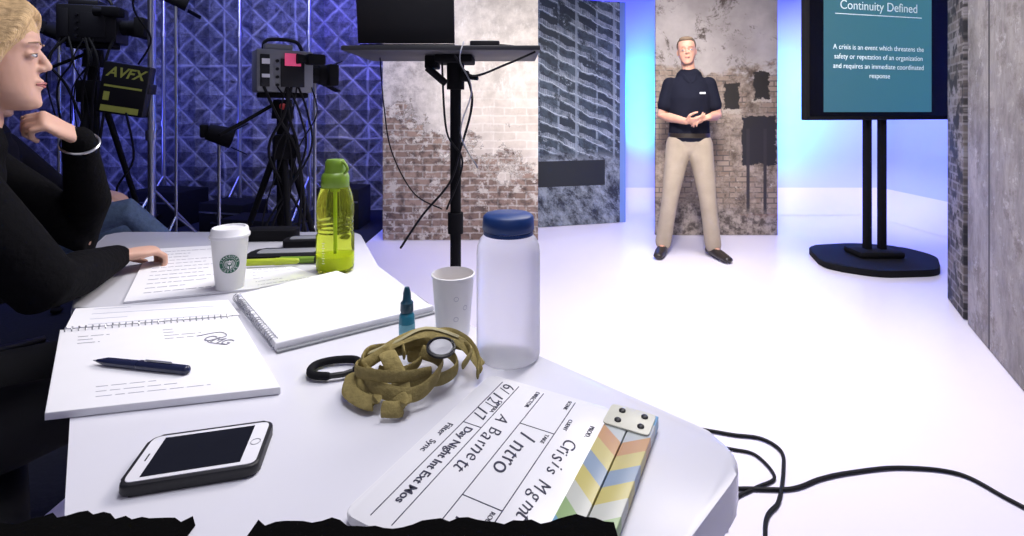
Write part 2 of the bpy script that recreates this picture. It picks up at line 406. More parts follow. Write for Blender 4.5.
# pen
p0=V((-.645,.766,z+.016)); p1=V((-.475,.736,z+.016)); d=(p1-p0).normalized()
e=thing('pen','dark navy ballpoint pen lying on the notebook','pen',tuple(p0),math.atan2(d.y,d.x)); NAVY=M('navy_plastic',(.015,.02,.06),.25)
L=(p1-p0).length
G().tube([(0.012,0,0),(.03,0,0),(.09,0,0)],[.0022,.0062,.0066]).obj('barrel',NAVY,e)
G().tube([(.088,0,0),(L-.006,0,0)],[.0072,.0066]).obj('cap',NAVY,e)
G().box((.12,0,.0082),(.045,.003,.0018),bev=.0006).box((.099,0,.0070),(.004,.003,.003)).obj('clip',STEEL,e)
G().cyl((.004,0,0),(.012,0,0),.0006,.002).obj('tip',STEEL,e)

# phone
e=thing('smartphone','white-fronted smartphone in a black rubber case, screen off','phone',(-.352,.569,TZ+.001),math.radians(14))
def rrect(w,h,r): return rounded([(-w/2,-h/2),(w/2,-h/2),(w/2,h/2),(-w/2,h/2)],[r]*4,6)
G().prism(rrect(.134,.084,.012),0,.012,.003).obj('case',M('case_rubber',(.012,.012,.015),.5),e)
G().prism(rrect(.126,.075,.009),.0105,.0128,.0004).obj('front_bezel',M('phone_white',(.8,.8,.84),.15,var=.02),e)
G().box((-.001,0,.0131),(.096,.065,.0004)).obj('screen',M('glass_black',(.006,.007,.01),.06,var=.3),e)
G().lathe([(.0055,0),(.0055,.0006),(.0048,.0006),(.0048,0)],(.055,0,.0127),24,False).obj('home_button_ring',STEEL,e)
G().box((-.055,0,.0130),(.0015,.012,.0004),bev=.0001).obj('speaker_slot',BLACK,e)

# takeaway coffee cup
CARD=M('cup_card',(.8,.8,.8),.55,var=.02); 
e=thing('coffee_cup','white takeaway coffee cup with domed lid and round green emblem','cup',(-.629,1.115,TZ+.0055))
G().lathe([(.025,.004),(.027,0),(.0282,0),(.0375,.112),(.0388,.114),(.0388,.116),(.036,.116),(.026,.006)]).obj('cup_body',CARD,e)
G().lathe([(.0398,.112),(.0410,.114),(.0410,.119),(.0385,.122),(.037,.131),(.035,.134),(.031,.134),(.030,.1305),(.0005,.1295)]).obj('lid',M('lid_plastic',(.82,.82,.85),.3,var=.02),e)
PF=lambda z:.0282+(.0375-.0282)*z/.112
def wrap_pts(polys,cz,off,mat,nm,ang0,e,prof=PF):
    bm=bmesh.new()
    for poly in polys:
        vs=[]
        for u,w in poly:
            zz=cz+w; R=prof(zz)+off; a=ang0+u/R; vs.append(bm.verts.new((R*math.cos(a),R*math.sin(a),zz)))
        bm.faces.new(vs)
    me=bpy.data.meshes.new(nm); bm.to_mesh(me); bm.free(); me.materials.append(mat)
    o=bpy.data.objects.new(nm,me); col.objects.link(o); o.parent=e; return o
def ringp(r0,r1,N=32,a0=0,a1=2*math.pi,c=(0,0)):
    P=[]
    for i in range(N):
        t=a0+(a1-a0)*i/N; q=a0+(a1-a0)*(i+1)/N
        P.append([(c[0]+r0*math.cos(t),c[1]+r0*math.sin(t)),(c[0]+r1*math.cos(t),c[1]+r1*math.sin(t)),(c[0]+r1*math.cos(q),c[1]+r1*math.sin(q)),(c[0]+r0*math.cos(q),c[1]+r0*math.sin(q))])
    return P
GRN=M('emblem_green',(.02,.12,.07),.5)
AN=-1.08; CZ=.060
wrap_pts(ringp(.0002,.0125)+ringp(.0135,.0205),CZ,.0006,GRN,'emblem',AN,e)
fig=ringp(.0001,.0030,16,c=(0,.0010))
fig+=[[(-.004,.0045),(-.0035,.0085),(-.0015,.006),(0,.0100),(.0015,.006),(.0035,.0085),(.004,.0045)]]
for s in (-1,1):
    for k in range(3):
        r=.0052+.0022*k; fig+=ringp(r-.0005,r+.0005,10,math.pi/2-s*.5,math.pi/2-s*2.6,c=(0,-.0005))
    fig+=[[(s*.001,-.0035),(s*.004,-.006),(s*.0035,-.010),(s*.001,-.011)]]
wrap_pts(fig,CZ,.0010,CARD,'emblem_figure',AN,e)
def wrap_text(body,R0,a0,a1,size,mat,flip=False):
    n=len(body)
    for i,ch in enumerate(body):
        if ch==' ': continue
        t=a0+(a1-a0)*i/max(1,n-1)
        u=R0*math.cos(t); w=R0*math.sin(t); zz=CZ+w; R=PF(zz)+.0009; a=AN+u/R
        nrm=V((math.cos(a),math.sin(a),0)); rt=V((-math.sin(a),math.cos(a),0)); up=V((0,0,1))
        tilt=(t-math.pi/2) if not flip else (t+math.pi/2)
        xx=rt*math.cos(tilt)+up*math.sin(tilt); yy=-rt*math.sin(tilt)+up*math.cos(tilt)
        m=Matrix((xx,yy,nrm)).transposed()
        text(ch,size,e,(R*math.cos(a),R*math.sin(a),zz),m.to_euler(),mat,ex=.0001)
wrap_text('STARBUCKS',.0170,math.pi*.93,math.pi*.07,.0062,CARD)
wrap_text('COFFEE',.0170,-math.pi*.80,-math.pi*.20,.0062,CARD,True)

# plain paper cup
e=thing('paper_cup','white paper cup with rolled rim and faint grey printing','cup',(-.106,.900,TZ+.001))
G().lathe([(.0275,.006),(.028,0),(.0295,0),(.0375,.100),(.0392,.102),(.0392,.105),(.037,.106),(.0362,.102),(.0268,.0075),(.0005,.007)]).obj('cup_body',CARD,e)
pf=lambda z:.0295+(.0375-.0295)*z/.1
G().lathe([(.0003,.070),(.0335,.070)],close=False).obj('coffee',M('coffee',(.30,.20,.14),.2),e)
for k in range(3): wrap_pts(ringp(.0035,.0043,20),.035+.018*k,.0005,PRL,'printed_mark',-1.3+.5*(k%2),e,pf)

# tall white water bottle with blue screw cap
e=thing('water_bottle','frosted white plastic water bottle with blue screw cap','bottle',(-.006,.814,TZ+.001))
bg=NG('frosted_plastic'); bg.set('Base Color',(.95,.96,.98)); bg.set('Roughness',.42); bg.set('Transmission Weight',.78); bg.set('IOR',1.12)
G().lathe([(.0005,.003),(.04,.003),(.046,0),(.0505,.004),(.0515,.012),(.0515,.165),(.0505,.178),(.046,.190),(.040,.197),(.036,.2),(.036,.206)],seg=48).obj('bottle_body',bg.m,e)
g=G(); n=96
R=[]
for zz,rr in ((.204,.0400),(.206,.0415),(.226,.0405),(.230,.037)):
    R.append([V(((rr+(.0007 if i%2 and zz in(.206,.226) else 0))*math.cos(2*math.pi*i/n),(rr+(.0007 if i%2 and zz in(.206,.226) else 0))*math.sin(2*math.pi*i/n),zz)) for i in range(n)])
g.rings(R); BLUE=M('cap_blue',(.010,.045,.19),.45); g.obj('screw_cap',BLUE,e,angle=60)
G().lathe([(.0385,.198),(.0405,.198),(.0405,.2035),(.0385,.2035)],close=False).obj('cap_ring',BLUE,e)

# green translucent bottle
e=thing('sports_bottle','translucent lime green sports bottle with ribbed waist','bottle',(-.440,1.245,TZ+.001))
gm=NG('lime_tritan'); o_,x_,y_,z_=gm.xyz(); gm.set('Base Color',gm.mix(gm.noise(o_,12),(.72,.84,.06),(.80,.90,.12))); gm.set('Roughness',.08); gm.set('Transmission Weight',.90); gm.set('IOR',1.15)
prof=[(.0005,.003),(.038,.0),(.044,.005),(.0455,.015),(.0455,.090)]
for k in range(4): prof+= [(.0415,.097+k*.010),(.0440,.102+k*.010)]
prof+=[(.0445,.140),(.0445,.160),(.041,.185),(.034,.208),(.030,.216),(.0005,.218)]
G().lathe(prof,seg=40).obj('bottle_body',gm.m,e)
gm2=NG('lime_liquid'); gm2.set('Base Color',(.60,.68,.06)); gm2.set('Roughness',.3)
G().lathe([(.0005,.008),(.036,.008),(.0405,.014),(.0405,.040),(.0005,.042)],seg=32).obj('liquid',gm2.m,e)
G().lathe([(.0005,.043),(.004,.043),(.004,.195),(.010,.196),(.010,.214),(.0005,.215)],seg=16).obj('straw',M('straw_green',(.36,.50,.06),.4),e)
GD=M('lime_cap',(.16,.28,.02),.4)
G().lathe([(.032,.206),(.0335,.208),(.0335,.233),(.031,.240),(.026,.244),(.024,.262),(.024,.270),(.020,.276),(.0005,.278)],seg=32).obj('cap',GD,e)
G().tube([(.024,-.01,.240),(.034,-.012,.252),(.026,-.01,.268),(.012,-.01,.272)],.0035,sm=5).obj('carry_loop',GD,e)
g=G()
for k in range(9): g.box((0,-.0457,.03+.006*k),(.004 if k%2 else .007,.001,.0012))
g.obj('measure_marks',PAPER,e,rot=(0,0,-.3))

# small teal dropper bottle
TEAL=M('teal_plastic',(.02,.20,.30),.3); DT=M('dark_teal',(.01,.06,.10),.35)
e=thing('dropper_bottle','small teal squeeze bottle with pointed cap','bottle',(-.182,.866,TZ+.001))
G().lathe([(.0005,0),(.0125,0),(.0135,.003),(.0135,.042),(.011,.048),(.0075,.050),(.0005,.050)],seg=28).obj('bottle_body',TEAL,e)
G().lathe([(.0005,.050),(.0105,.050),(.0115,.053),(.0110,.066),(.0075,.070),(.0065,.083),(.0040,.092),(.0005,.093)],seg=24).obj('cap',DT,e)
G().lathe([(.0137,.014),(.0139,.015),(.0139,.030),(.0137,.031)],close=False).obj('paper_label',M('label_teal',(.2,.5,.6),.6),e)

# olive webbing heap with buckle disc
OL=M('olive_webbing',(.28,.225,.085),.85,sc=90,var=.3,bump=.4,spec=.2)
e=thing('webbing_strap','looped heap of olive canvas webbing with round metal buckle','strap',(-.132,.735,TZ+.003))
e.scale=(1,1,.92)
g=G()
def rib(pts,w=.012,side=(0,0,1),t=.0024): g.tube(pts,[(w*.85,t)]*len(pts),side=side,seg=12,sm=10,round=True)
rib([(-.085,.01,.016),(-.07,.045,.02),(-.02,.06,.03),(.03,.045,.022),(.05,.01,.016),(.03,-.025,.016),(-.02,-.03,.018),(-.06,-.01,.02)])
rib([(-.095,-.02,.012),(-.06,-.045,.016),(-.02,-.070,.018),(-.01,-.088,.012),(-.035,-.09,.012)],side=(.5,.5,.8))
rib([(-.09,.0,.02),(-.05,.01,.05),(0,.03,.062),(.05,.035,.045),(.085,.015,.016)],side=(0,1,.3),w=.014)
rib([(-.06,.03,.03),(-.045,-.02,.05),(-.02,-.055,.03),(-.01,-.08,.012)],side=(1,0,.3),w=.014)
rib([(-.03,.055,.02),(.02,.07,.04),(.06,.05,.035),(.080,.02,.02),(.082,-.005,.012)],w=.012,side=(0,.4,1))
rib([(.0,.0,.045),(.03,-.025,.045),(.025,-.05,.03),(.0,-.07,.02),(-.05,-.06,.022),(-.075,-.03,.03)],side=(.2,.3,1),w=.012)
rib([(-.1,-.01,.015),(-.09,-.05,.012),(-.05,-.075,.012),(-.07,-.02,.02)],side=(1,.2,.4),w=.012)
rib([(-.08,-.02,.035),(-.03,.02,.05),(.03,.055,.035),(.070,.04,.03),(.085,.0,.014)],side=(.1,.6,1),w=.010)
def arc(cx,cy,r,z0,z1,a0,a1,w,side,n=8):
    rib([(cx+r*math.cos(a0+(a1-a0)*i/n)*1.25,cy+r*math.sin(a0+(a1-a0)*i/n),z0+(z1-z0)*i/n+.005*math.sin(i*1.3)) for i in range(n+1)],w=w,side=side)
arc(-.03,-.01,.050,.020,.040,.4,5.6,.011,(0,0,1))
arc(-.045,.0,.034,.035,.025,2.0,7.4,.010,(.2,.1,1))
arc(.02,.01,.040,.030,.048,-.6,3.6,.010,(.1,-.3,1))
g.obj('webbing',OL,e,angle=75)
gg=G(); gg.tube([(-.085,.012,.036),(-.04,.012,.0565),(.0,.032,.0685),(.05,.037,.0515)],[(.003,.0006)]*4,side=(0,1,.3),seg=6,sm=5,round=False); gg.obj('stitching',M('pale_thread',(.4,.36,.2),.8),e)
G().lathe([(.0005,.0),(.017,.0),(.018,.003),(.016,.006),(.0125,.0062),(.0005,.0045)],seg=32).obj('buckle_disc',M('pale_metal',(.6,.6,.62),.3,.4),e,(.030,-.018,.058),(.25,.1,0))
G().lathe([(.018,.001),(.021,.002),(.021,.006),(.018,.007)],seg=32,close=False).obj('buckle_rim',BLACK,e,(.030,-.018,.058),(.25,.1,0))

# carabiner
e=thing('carabiner','black metal carabiner beside the webbing','carabiner',(-.268,.762,TZ+.0075),.15)
G().tube([(.030,-.014,0),(.034,.006,0),(.022,.022,0),(-.008,.024,0),(-.030,.016,0),(-.037,.0,0),(-.030,-.017,0),(-.008,-.024,0)],.0058,sm=6).obj('carabiner_body',MATTE,e)
G().tube([(-.006,-.0245,0),(.014,-.022,0),(.029,-.014,0)],.0042).obj('gate',BLACK,e)

# black gadgets and highlighters at the far end of the table
def gadget(name,c,d,rz,label,cat,det):
    e=thing(name,label,cat,(c[0],c[1],TZ+.001),rz)
    G().prism(rrect(d[0],d[1],min(d[0],d[1])*.35),0,d[2],.004).obj('case_body',MATTE,e)
    if det: G().prism(rrect(d[0]*.75,d[1]*.5,.01),d[2]+.0002,d[2]+.003,.001).obj('top_plate',GREYP,e)
    return e
gadget('glasses_case',(-.745,1.55),(.16,.065,.032),.05,'rounded black spectacle case','glasses case',False)
gadget('radio_pack',(-.60,1.48),(.14,.07,.02),.12,'flat black electronic pack','electronic device',True)
gadget('tablet',(-.61,1.36),(.20,.085,.014),.10,'flat black tablet in cover','tablet',True)
e=thing('highlighter','lime yellow highlighter pen beside the coffee cup','highlighter',(-.69,1.262,TZ+.014),.12)
LG=M('lime_ink',(.40,.50,.03),.4); G().tube([(0,0,0),(.09,0,0)],[.0085,.0085]).obj('barrel',LG,e); G().tube([(.09,0,0),(.14,0,0)],[.0095,.007]).obj('cap',LG,e)
e=thing('highlighter','green highlighter pen with black cap','highlighter',(-.60,1.30,TZ+.010),.05)
G().tube([(0,0,0),(.09,0,0)],[.0085,.0085]).obj('barrel',GD,e); G().tube([(.09,0,0),(.13,0,0)],[.0095,.007]).obj('cap',BLACK,e)

# ------------------------------------------------------------------ slate
ang=math.radians(-117.5)
e=thing('clapperboard','white film slate with handwritten marker text and striped clapper','clapperboard',(.007,.555,TZ+.002),ang)
SL=M('slate_acrylic',(.80,.80,.83),.2,var=.03,sc=6)
G().prism([(q[0],q[1]-.026) for q in rrect(.285,.185,.012)],0,.009,.0015).obj('slate_board',SL,e)
g=NG('pastel_chevrons'); o_,x_,y_,z_=g.xyz()
fr=g.math('FRACT',g.math('DIVIDE',g.math('ADD',g.math('ADD',x_,g.math('MULTIPLY',g.math('ABSOLUTE',y_),.9)),.20),.205))
r=g.n('ShaderNodeValToRGB'); g.t.links.new(fr,r.inputs[0]); r.color_ramp.interpolation='CONSTANT'
cs=[(0,(.54,.48,.16)),(.125,(.54,.56,.50)),(.25,(.30,.44,.20)),(.375,(.18,.38,.54)),(.5,(.50,.54,.54)),(.625,(.54,.32,.16)),(.75,(.56,.50,.20)),(.875,(.26,.34,.44))]
while len(r.color_ramp.elements)<len(cs): r.color_ramp.elements.new(.5)
for el,(p,c) in zip(r.color_ramp.elements,cs): el.position=p; el.color=(*c,1)
g.set('Base Color',r.outputs[0]); g.set('Roughness',.35); ST=g.m
G().box((0,-.0145,0),(.285,.0275,.014),bev=.001).obj('clapper_stick',ST,e,(0,.096,.0085))
G().box((0,.0145,0),(.285,.0275,.014),bev=.001).obj('clapper_stick',ST,e,(0,.096,.0085),label='upper hinged stick')
G().prism([(q[0]-.118,q[1]+.094) for q in rrect(.044,.056,.006)],.0158,.0178,.0005).obj('hinge_plate',M('hinge_cream',(.62,.62,.52),.4),e)
for sx,sy in [(-.129,.110),(-.108,.110),(-.129,.082),(-.108,.082)]:
    G().lathe([(.0005,.0178),(.0042,.0178),(.0042,.0191),(.003,.0201),(.0005,.0203)],(sx,sy,0),16).obj('screw',BLACK,e)
g=G(); zt=.0092
for yy in (.018,-.028,-.066,-.092): g.box((0,yy,zt),(.265,.0010,.0004))
for xx in (-.06,.07): g.box((xx,-.005,zt),(.0010,.046,.0004))
for xx in (-.03,): g.box((xx,-.079,zt),(.0010,.026,.0004))
g.obj('printed_rules',INK,e)
def st(b,s,x,y,h=True,sx=1,rz=0,bd=0): text(b,s,e,(x,y,.0094),(0,0,rz),INK,ex=.0002,shear=.25 if h else 0,ax='LEFT',sx=sx,bold=bd)
def scrawl(s_,size,x,y,seed,dig=False):
    random.seed(seed)
    for ch in s_:
        if ch!=' ': st(ch,size*random.uniform(.86,1.10),x,y+random.uniform(-.002,.002),True,random.uniform(.80,.98),random.uniform(-.18,.18),-.0002)
        x+=size*((.52 if ch!='/' else .42) if dig else (.32 if ch in "il/tr'" else .38 if ch=='1' else .74 if ch=='M' else .64 if ch=='A' else .53 if ch!=' ' else .30))
st('PROD.',.008,-.095,.054,False); scrawl('Crisis Mgmt',.026,-.060,.040,1)
st('CLIENT',.007,-.095,.026,False)
st('SCENE',.007,-.132,.011,False); st('TAKE',.007,-.055,.011,False); st('ROLL',.007,.075,.011,False)
scrawl('Intro',.032,-.046,-.010,2); scrawl('1',.031,.09,-.010,3)
st('DIRECTOR',.008,-.132,-.036,False); scrawl('A Barnett',.027,-.065,-.049,4)
st('CAMERA',.007,-.090,-.071,False); scrawl('6/12/17',.026,-.132,-.081,5,True)
st('Day Night Int Ext Mos',.0145,-.024,-.079,False,bd=.0002); st('Filter   Sync',.012,-.02,-.104,False)

# ------------------------------------------------------------------ ragged black strips standing in for a stitched dark border, near side
CL=M('border_black',(.003,.003,.003),.95,sc=80,bump=.3,spec=.03)
def border_strip(x0,x1,z0,yf,lab,seed):
    random.seed(seed); n=int((x1-x0)/.008); g=G(); A=[];B=[];C=[];D=[]
    hgt=0
    for i in range(n+1):
        x=x0+(x1-x0)*i/n; hgt=hgt*.7+random.uniform(-.004,.004)
        A.append(V((x,yf+.004+hgt,z0))); B.append(V((x,yf+hgt,z0+.012+hgt*.3))); C.append(V((x,.37,z0+.018+random.uniform(-.002,.002)))); D.append(V((x,.355,z0)))
    g.rings([[a,b,c,d] for a,b,c,d in zip(A,B,C,D)])
    o=g.obj('strip',CL,None); o['label']=lab; o['category']='strip'; return o
border_strip(-.60,-.304,TZ+.001,.475,'ragged black jacket on the table edge',1)
border_strip(-.225,.090,TZ+.0235,.440,'ragged black border strip over the slate corner',2)

# ------------------------------------------------------------------ laptop stand, laptop
RBm=M('cable_black',(.01,.01,.012),.6,spec=.2)
e=thing('laptop_stand','black pole stand with a flat tray and clamp','stand',(-.22,1.95,0))
G().cyl((0,0,.08),(0,0,1.37),.021).cyl((0,0,.7),(0,0,.78),.030).obj('pole',MATTE,e)
G().box((-.030,0,1.398),(.70,.40,.018),bev=.005).obj('tray',M('tray_dark',(.04,.04,.045),.5),e)
G().box((0,0,1.375),(.14,.16,.028),bev=.005).box((-.09,.0,1.365),(.05,.08,.05),bev=.006).cyl((0,0,1.26),(0,0,1.37),.034).box((.04,-.03,1.31),(.03,.05,.04),bev=.005).cyl((.03,-.03,1.31),(.09,-.05,1.30),.008).cyl((-.1,-.06,1.34),(-.03,-.06,1.28),.014).obj('clamp',MATTE,e)
for k in range(3):
    a=k*2.094+.3; G().cyl((0,0,.32),(.34*math.cos(a),.34*math.sin(a),.015),.012).obj('leg',BLACK,e)
g=G(); g.tube([(.02,-.03,1.36),(.07,-.06,1.22),(.02,-.04,1.02),(-.02,-.035,.9),(-.12,-.05,.78),(-.2,-.06,.66)],.0045,sm=8)
g.tube([(-.05,-.02,1.36),(-.03,-.04,1.1),(.03,-.03,.98),(-.03,-.03,.8)],.004,sm=8)
g.tube([(-.30,.02,1.385),(-.28,.0,1.20),(-.25,.0,1.02),(-.16,-.02,.86),(-.05,-.03,.8)],.0025,sm=8)
g.tube([(.02,-.2,1.37),(.08,-.2,1.30),(.20,-.2,1.34),(.30,-.18,1.385)],.004,sm=8); g.obj('cable',RBm,e)
g=G(); g.tube([(.05,-.19,1.42),(.04,-.22,1.35),(.08,-.22,1.25),(.04,-.2,1.1),(.10,-.21,.98)],.0025,sm=8); g.obj('thin_cable',STEEL,e)
l=thing('laptop','open black laptop with round emblem on its lid','laptop',(-.395,1.93,1.4075))
G().box((0,.07,.011),(.36,.24,.02),bev=.004).obj('keyboard_base',BLACK,l)
G().box((0,0,.125),(.362,.012,.235),bev=.004).obj('screen_lid',M('lid_black',(.012,.012,.014),.5),l,(0,-.055,.014),(.16,0,0))
G().lathe([(.020,0),(.0225,0),(.0225,.002),(.020,.002)],close=False,seg=32).obj('emblem',STEEL,l,(0,-.0775,.158),(math.pi/2+.16,0,0))
text('DELL',.015,l,(0,-.079,.158),(math.pi/2+.16,0,0),STEEL)
e=thing('power_adapter','small black power adapter resting on the stand tray','adapter',(-.10,1.86,1.408))
G().box((0,0,.014),(.11,.05,.027),bev=.006).obj('adapter_body',BLACK,e); G().tube([(.05,0,.015),(.10,-.02,.008),(.16,.02,.006),(.12,.06,.006)],.003,sm=6).obj('cable',BLACK,e)

# ------------------------------------------------------------------ television on a floor stand
tv=thing('television','large flat television on black twin-pole floor stand showing a teal slide','television',(2.80,3.90,0),0)
rz=math.atan2(.24,.97)
base=rounded([(-.50,-.20),(-.22,-.40),(.24,-.36),(.50,-.02),(.42,.26),(.1,.36),(-.34,.28)],[.12]*7,6)
G().prism(base,0.002,.05,.012).obj('floor_base',MATTE,tv)
G().box((.02,0,.075),(.34,.22,.05),bev=.02).obj('pole_mount',MATTE,tv)
for xx in (-.03,.085): G().box((xx,0,.75),(.045,.05,1.40),bev=.006).obj('pole',MATTE,tv)
G().box((.05,.0,1.5),(.4,.06,.3),bev=.01).obj('wall_mount',MATTE,tv)
TC=(.03,-.085,1.615)
G().box((0,0,0),(1.46,.05,1.02),bev=.008).obj('housing',MATTE,tv,TC,(0,0,rz))
def onscreen(x,z,d=.028):
    c=V(TC); u=V((math.cos(rz),math.sin(rz),0)); n=V((math.sin(rz),-math.cos(rz),0)); return c+u*x+n*d+V((0,0,z))
G().box((0,0,0),(1.40,.004,.96)).obj('screen',M('screen_black',(.004,.004,.006),.25,spec=.2),tv,onscreen(0,0,.026),(0,0,rz))
g=NG('slide_glow'); o_,x_,y_,z_=g.xyz(); cc=g.mix(g.step(z_,-.45,.45),(.035,.15,.22),(.05,.18,.23))
g.set('Base Color',(.02,.02,.02)); g.set('Emission Color',cc); g.set('Emission Strength',1.0); g.set('Roughness',.4)
G().box((0,0,0),(1.02,.004,.90)).obj('slide',g.m,tv,onscreen(-.07,0,.029),(0,0,rz))
TX=M('slide_text',(.75,.85,.9),.6,emis=.5)
rot=(math.pi/2,0,rz)
text('Continuity Defined',.095,tv,onscreen(-.07,.34,.033),rot,TX)
G().box((0,0,0),(.82,.002,.006)).obj('underline',TX,tv,onscreen(-.07,.275,.032),(0,0,rz))
for i,t in enumerate(['A crisis is an event which threatens the','safety or reputation of an organization','and requires an immediate coordinated','response']):
    text(t,.054,tv,onscreen(-.07,.03-.070*i,.033),rot,TX)

# ------------------------------------------------------------------ floor cables
RB=RBm
def cable(pts,lab,r=.006):
    c=G(); c.tube([(p[0],p[1],r+.001) for p in pts],r,sm=10,seg=8); o=c.obj('floor_cable',RB,None); o['label']=lab; o['category']='cable'
cable([(.40,1.49),(.55,1.52),(.69,1.548),(.86,1.548),(.98,1.59),(1.09,1.617),(1.27,1.64),(1.44,1.612),(1.50,1.50),(1.58,1.36),(1.8,1.2)],'black rubber cable snaking across the white floor')
cable([(.55,1.88),(.72,1.83),(.80,1.806),(.89,1.785),(.925,1.72),(.885,1.63),(.80,1.50),(.72,1.42),(.62,1.2)],'black rubber cable looping out from under the table')
cable([(.55,1.78),(.70,1.745),(.765,1.73),(.83,1.70),(.84,1.60),(.76,1.555),(.66,1.50),(.6,1.4)],'black rubber cable in a tight loop beside the table',.005)

# ------------------------------------------------------------------ studio cameras and clutter
def studio_camera(loc,rz,label,H=1.27,body=GREYP,L=.33,W=.17,lens=True):
    e=thing('video_camera',label,'video camera',loc,rz)
    G().box((0,0,H+.13),(L,W,.24),bev=.012).box((-.03,0,H+.265),(L*.5,W*.7,.04),bev=.01).obj('camera_body',body,e)
    G().box((L*.12,-W/2-.004,H+.12),(L*.42,.008,.16),bev=.002).box((-L*.36,-W/2-.004,H+.13),(L*.16,.01,.18),bev=.003).obj('side_panel',BLACK,e)
    for kk in range(4): G().cyl((-L*.15+.0,-W/2,H+.05+.045*kk),(-L*.15,-W/2-.014,H+.05+.045*kk),.009,seg=12).obj('knob',BLACK,e)
    x0=L/2
    G().cyl((x0-.005,0,H+.12),(x0+.05,0,H+.12),.05,.05).cyl((x0+.05,0,H+.12),(x0+.09,0,H+.12),.056,.062).obj('lens',MATTE,e)
    G().box((x0+.12,0,H+.12),(.06,.16,.13),bev=.01).obj('matte_box',MATTE,e)
    G().tube([(-.10,0,H+.25),(-.08,0,H+.31),(.07,0,H+.31),(.11,0,H+.24)],.011,sm=5).obj('top_handle',BLACK,e)
    G().box((x0+.0,-W/2-.04,H+.20),(.10,.08,.06),bev=.01).cyl((x0-.05,-W/2-.04,H+.20),(x0-.10,-W/2-.04,H+.20),.022,.03).obj('viewfinder',MATTE,e)
    G().cyl((0,0,H-.14),(0,0,H-.03),.06,.05).box((0,0,H-.005),(.26,.10,.03),bev=.006).tube([(-.05,.0,H-.06),(-.2,-.05,H-.15),(-.32,-.06,H-.22)],.010).obj('fluid_head',MATTE,e)
    G().cyl((0,0,.35),(0,0,H-.12),.032).cyl((0,0,.75),(0,0,.83),.05).box((.0,-.05,H-.3),(.12,.07,.14),bev=.01).obj('center_column',MATTE,e)
    for k in range(3):
        a=k*2.094+.5; c,s=math.cos(a),math.sin(a)
        G().cyl((.05*c,.05*s,H-.36),(.36*c,.36*s,.02),.019,.014).cyl((0,0,.5),(.22*c,.22*s,.50),.008).ell((.36*c,.36*s,.02),(.03,.03,.018)).obj('tripod_leg',MATTE,e)
    g=G(); random.seed(int(loc[0]*100))
    for k in range(9):
        x=random.uniform(-.14,.16); g.tube([(x,-W/2,H+.04),(x+random.uniform(-.08,.08),-.14,H-.12),(x*.5+random.uniform(-.12,.12),-.1,H-.35),(random.uniform(-.12,.12),-.06,.5),(random.uniform(-.2,.2),-.05,.04)],random.choice((.004,.006,.008)),sm=6,seg=6)
    g.obj('hanging_cables',RB,e)
    return e
e=studio_camera((-1.33,2.9,0),.62,'boxy grey broadcast camera on tripod with pink note and cables',L=.30,W=.17)
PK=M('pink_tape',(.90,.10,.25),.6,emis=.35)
G().box((.035,-.098,1.465),(.085,.006,.07)).obj('pink_note',PK,e)
G().box((-.105,-.100,1.45),(.04,.004,.03)).obj('white_label',PAPER,e)
G().box((-.105,-.100,1.37),(.04,.004,.02)).obj('white_label',PAPER,e)
G().ell((-.02,-.105,1.20),(.018,.018,.018)).obj('red_lamp',M('red_plastic',(.5,.05,.05),.4,emis=.1),e)
e=studio_camera((-2.72,3.25,0),.25,'black video camera on tall tripod near the seated people',H=1.60,body=BLACK)

e=thing('field_monitor','black monitor case with yellow lettering on a steel stand','monitor',(-2.24,2.95,0),.15)
G().cyl((.09,.02,.05),(.09,.02,2.2),.017).cyl((.09,.02,1.0),(.09,.02,1.06),.028).obj('pole',STEEL,e)
PV=V((-.02,-.02,1.30)); TL=.16; RM=Matrix.Rotation(TL,3,'Y')
def onm(x,y,z): return PV+RM@V((x,y,z))
G().box((0,0,0),(.25,.07,.30),bev=.012).box((.10,.02,.02),(.06,.08,.06),bev=.005).obj('monitor_housing',BLACK,e,PV,(0,TL,0))
YL=M('yellow_print',(.48,.52,.10),.6,emis=.05)
text('AVFX',.080,e,onm(0,-.037,.09),(math.pi/2,TL,0),YL,bold=.002,shear=.3)
G().box((0,-.036,.01),(.20,.003,.012)).box((0,-.036,-.12),(.20,.003,.035)).box((-.08,-.036,-.05),(.03,.003,.05)).obj('yellow_strip',YL,e,PV,(0,TL,0))
g=G(); g.tube([(.0,-.06,1.16),(.05,-.08,.9),(-.05,-.06,.7),(.08,-.03,.5)],.006,sm=6,seg=6).tube([(.1,-.0,2.1),(.03,-.05,1.8),(.12,-.04,1.6),(.05,-.03,1.45)],.006,sm=6,seg=6); g.obj('cable',RB,e)
for k in range(3):
    a=k*2.094+.2; G().cyl((.09,.02,.5),(.09+.4*math.cos(a),.02+.4*math.sin(a),.02),.011).obj('leg',STEEL,e)

for (lx,ly,lz) in [(-2.05,3.5,1.0),(-1.42,3.6,1.45),(-2.62,3.9,2.05),(-3.35,3.7,1.75)]:
    e=thing('studio_lamp','small black studio lamp with barn doors on a thin stand','lamp',(lx,ly,0),.6)
    G().cyl((0,0,.02),(0,0,lz-.05),.011).obj('pole',STEEL,e)
    G().cyl((-.07,0,lz+.03),(.08,0,lz-.02),.055,.075).box((-.09,0,lz+.035),(.05,.08,.09),bev=.01).obj('lamp_head',MATTE,e)
    G().box((.13,0,lz+.06),(.10,.15,.006),(0,-.5,0)).obj('barn_door',MATTE,e)
    G().box((.12,0,lz-.11),(.10,.15,.006),(0,.5,0)).obj('barn_door',MATTE,e)
    for k in range(3):
        a=k*2.094; G().cyl((0,0,.35),(.3*math.cos(a),.3*math.sin(a),.015),.008).obj('leg',STEEL,e)

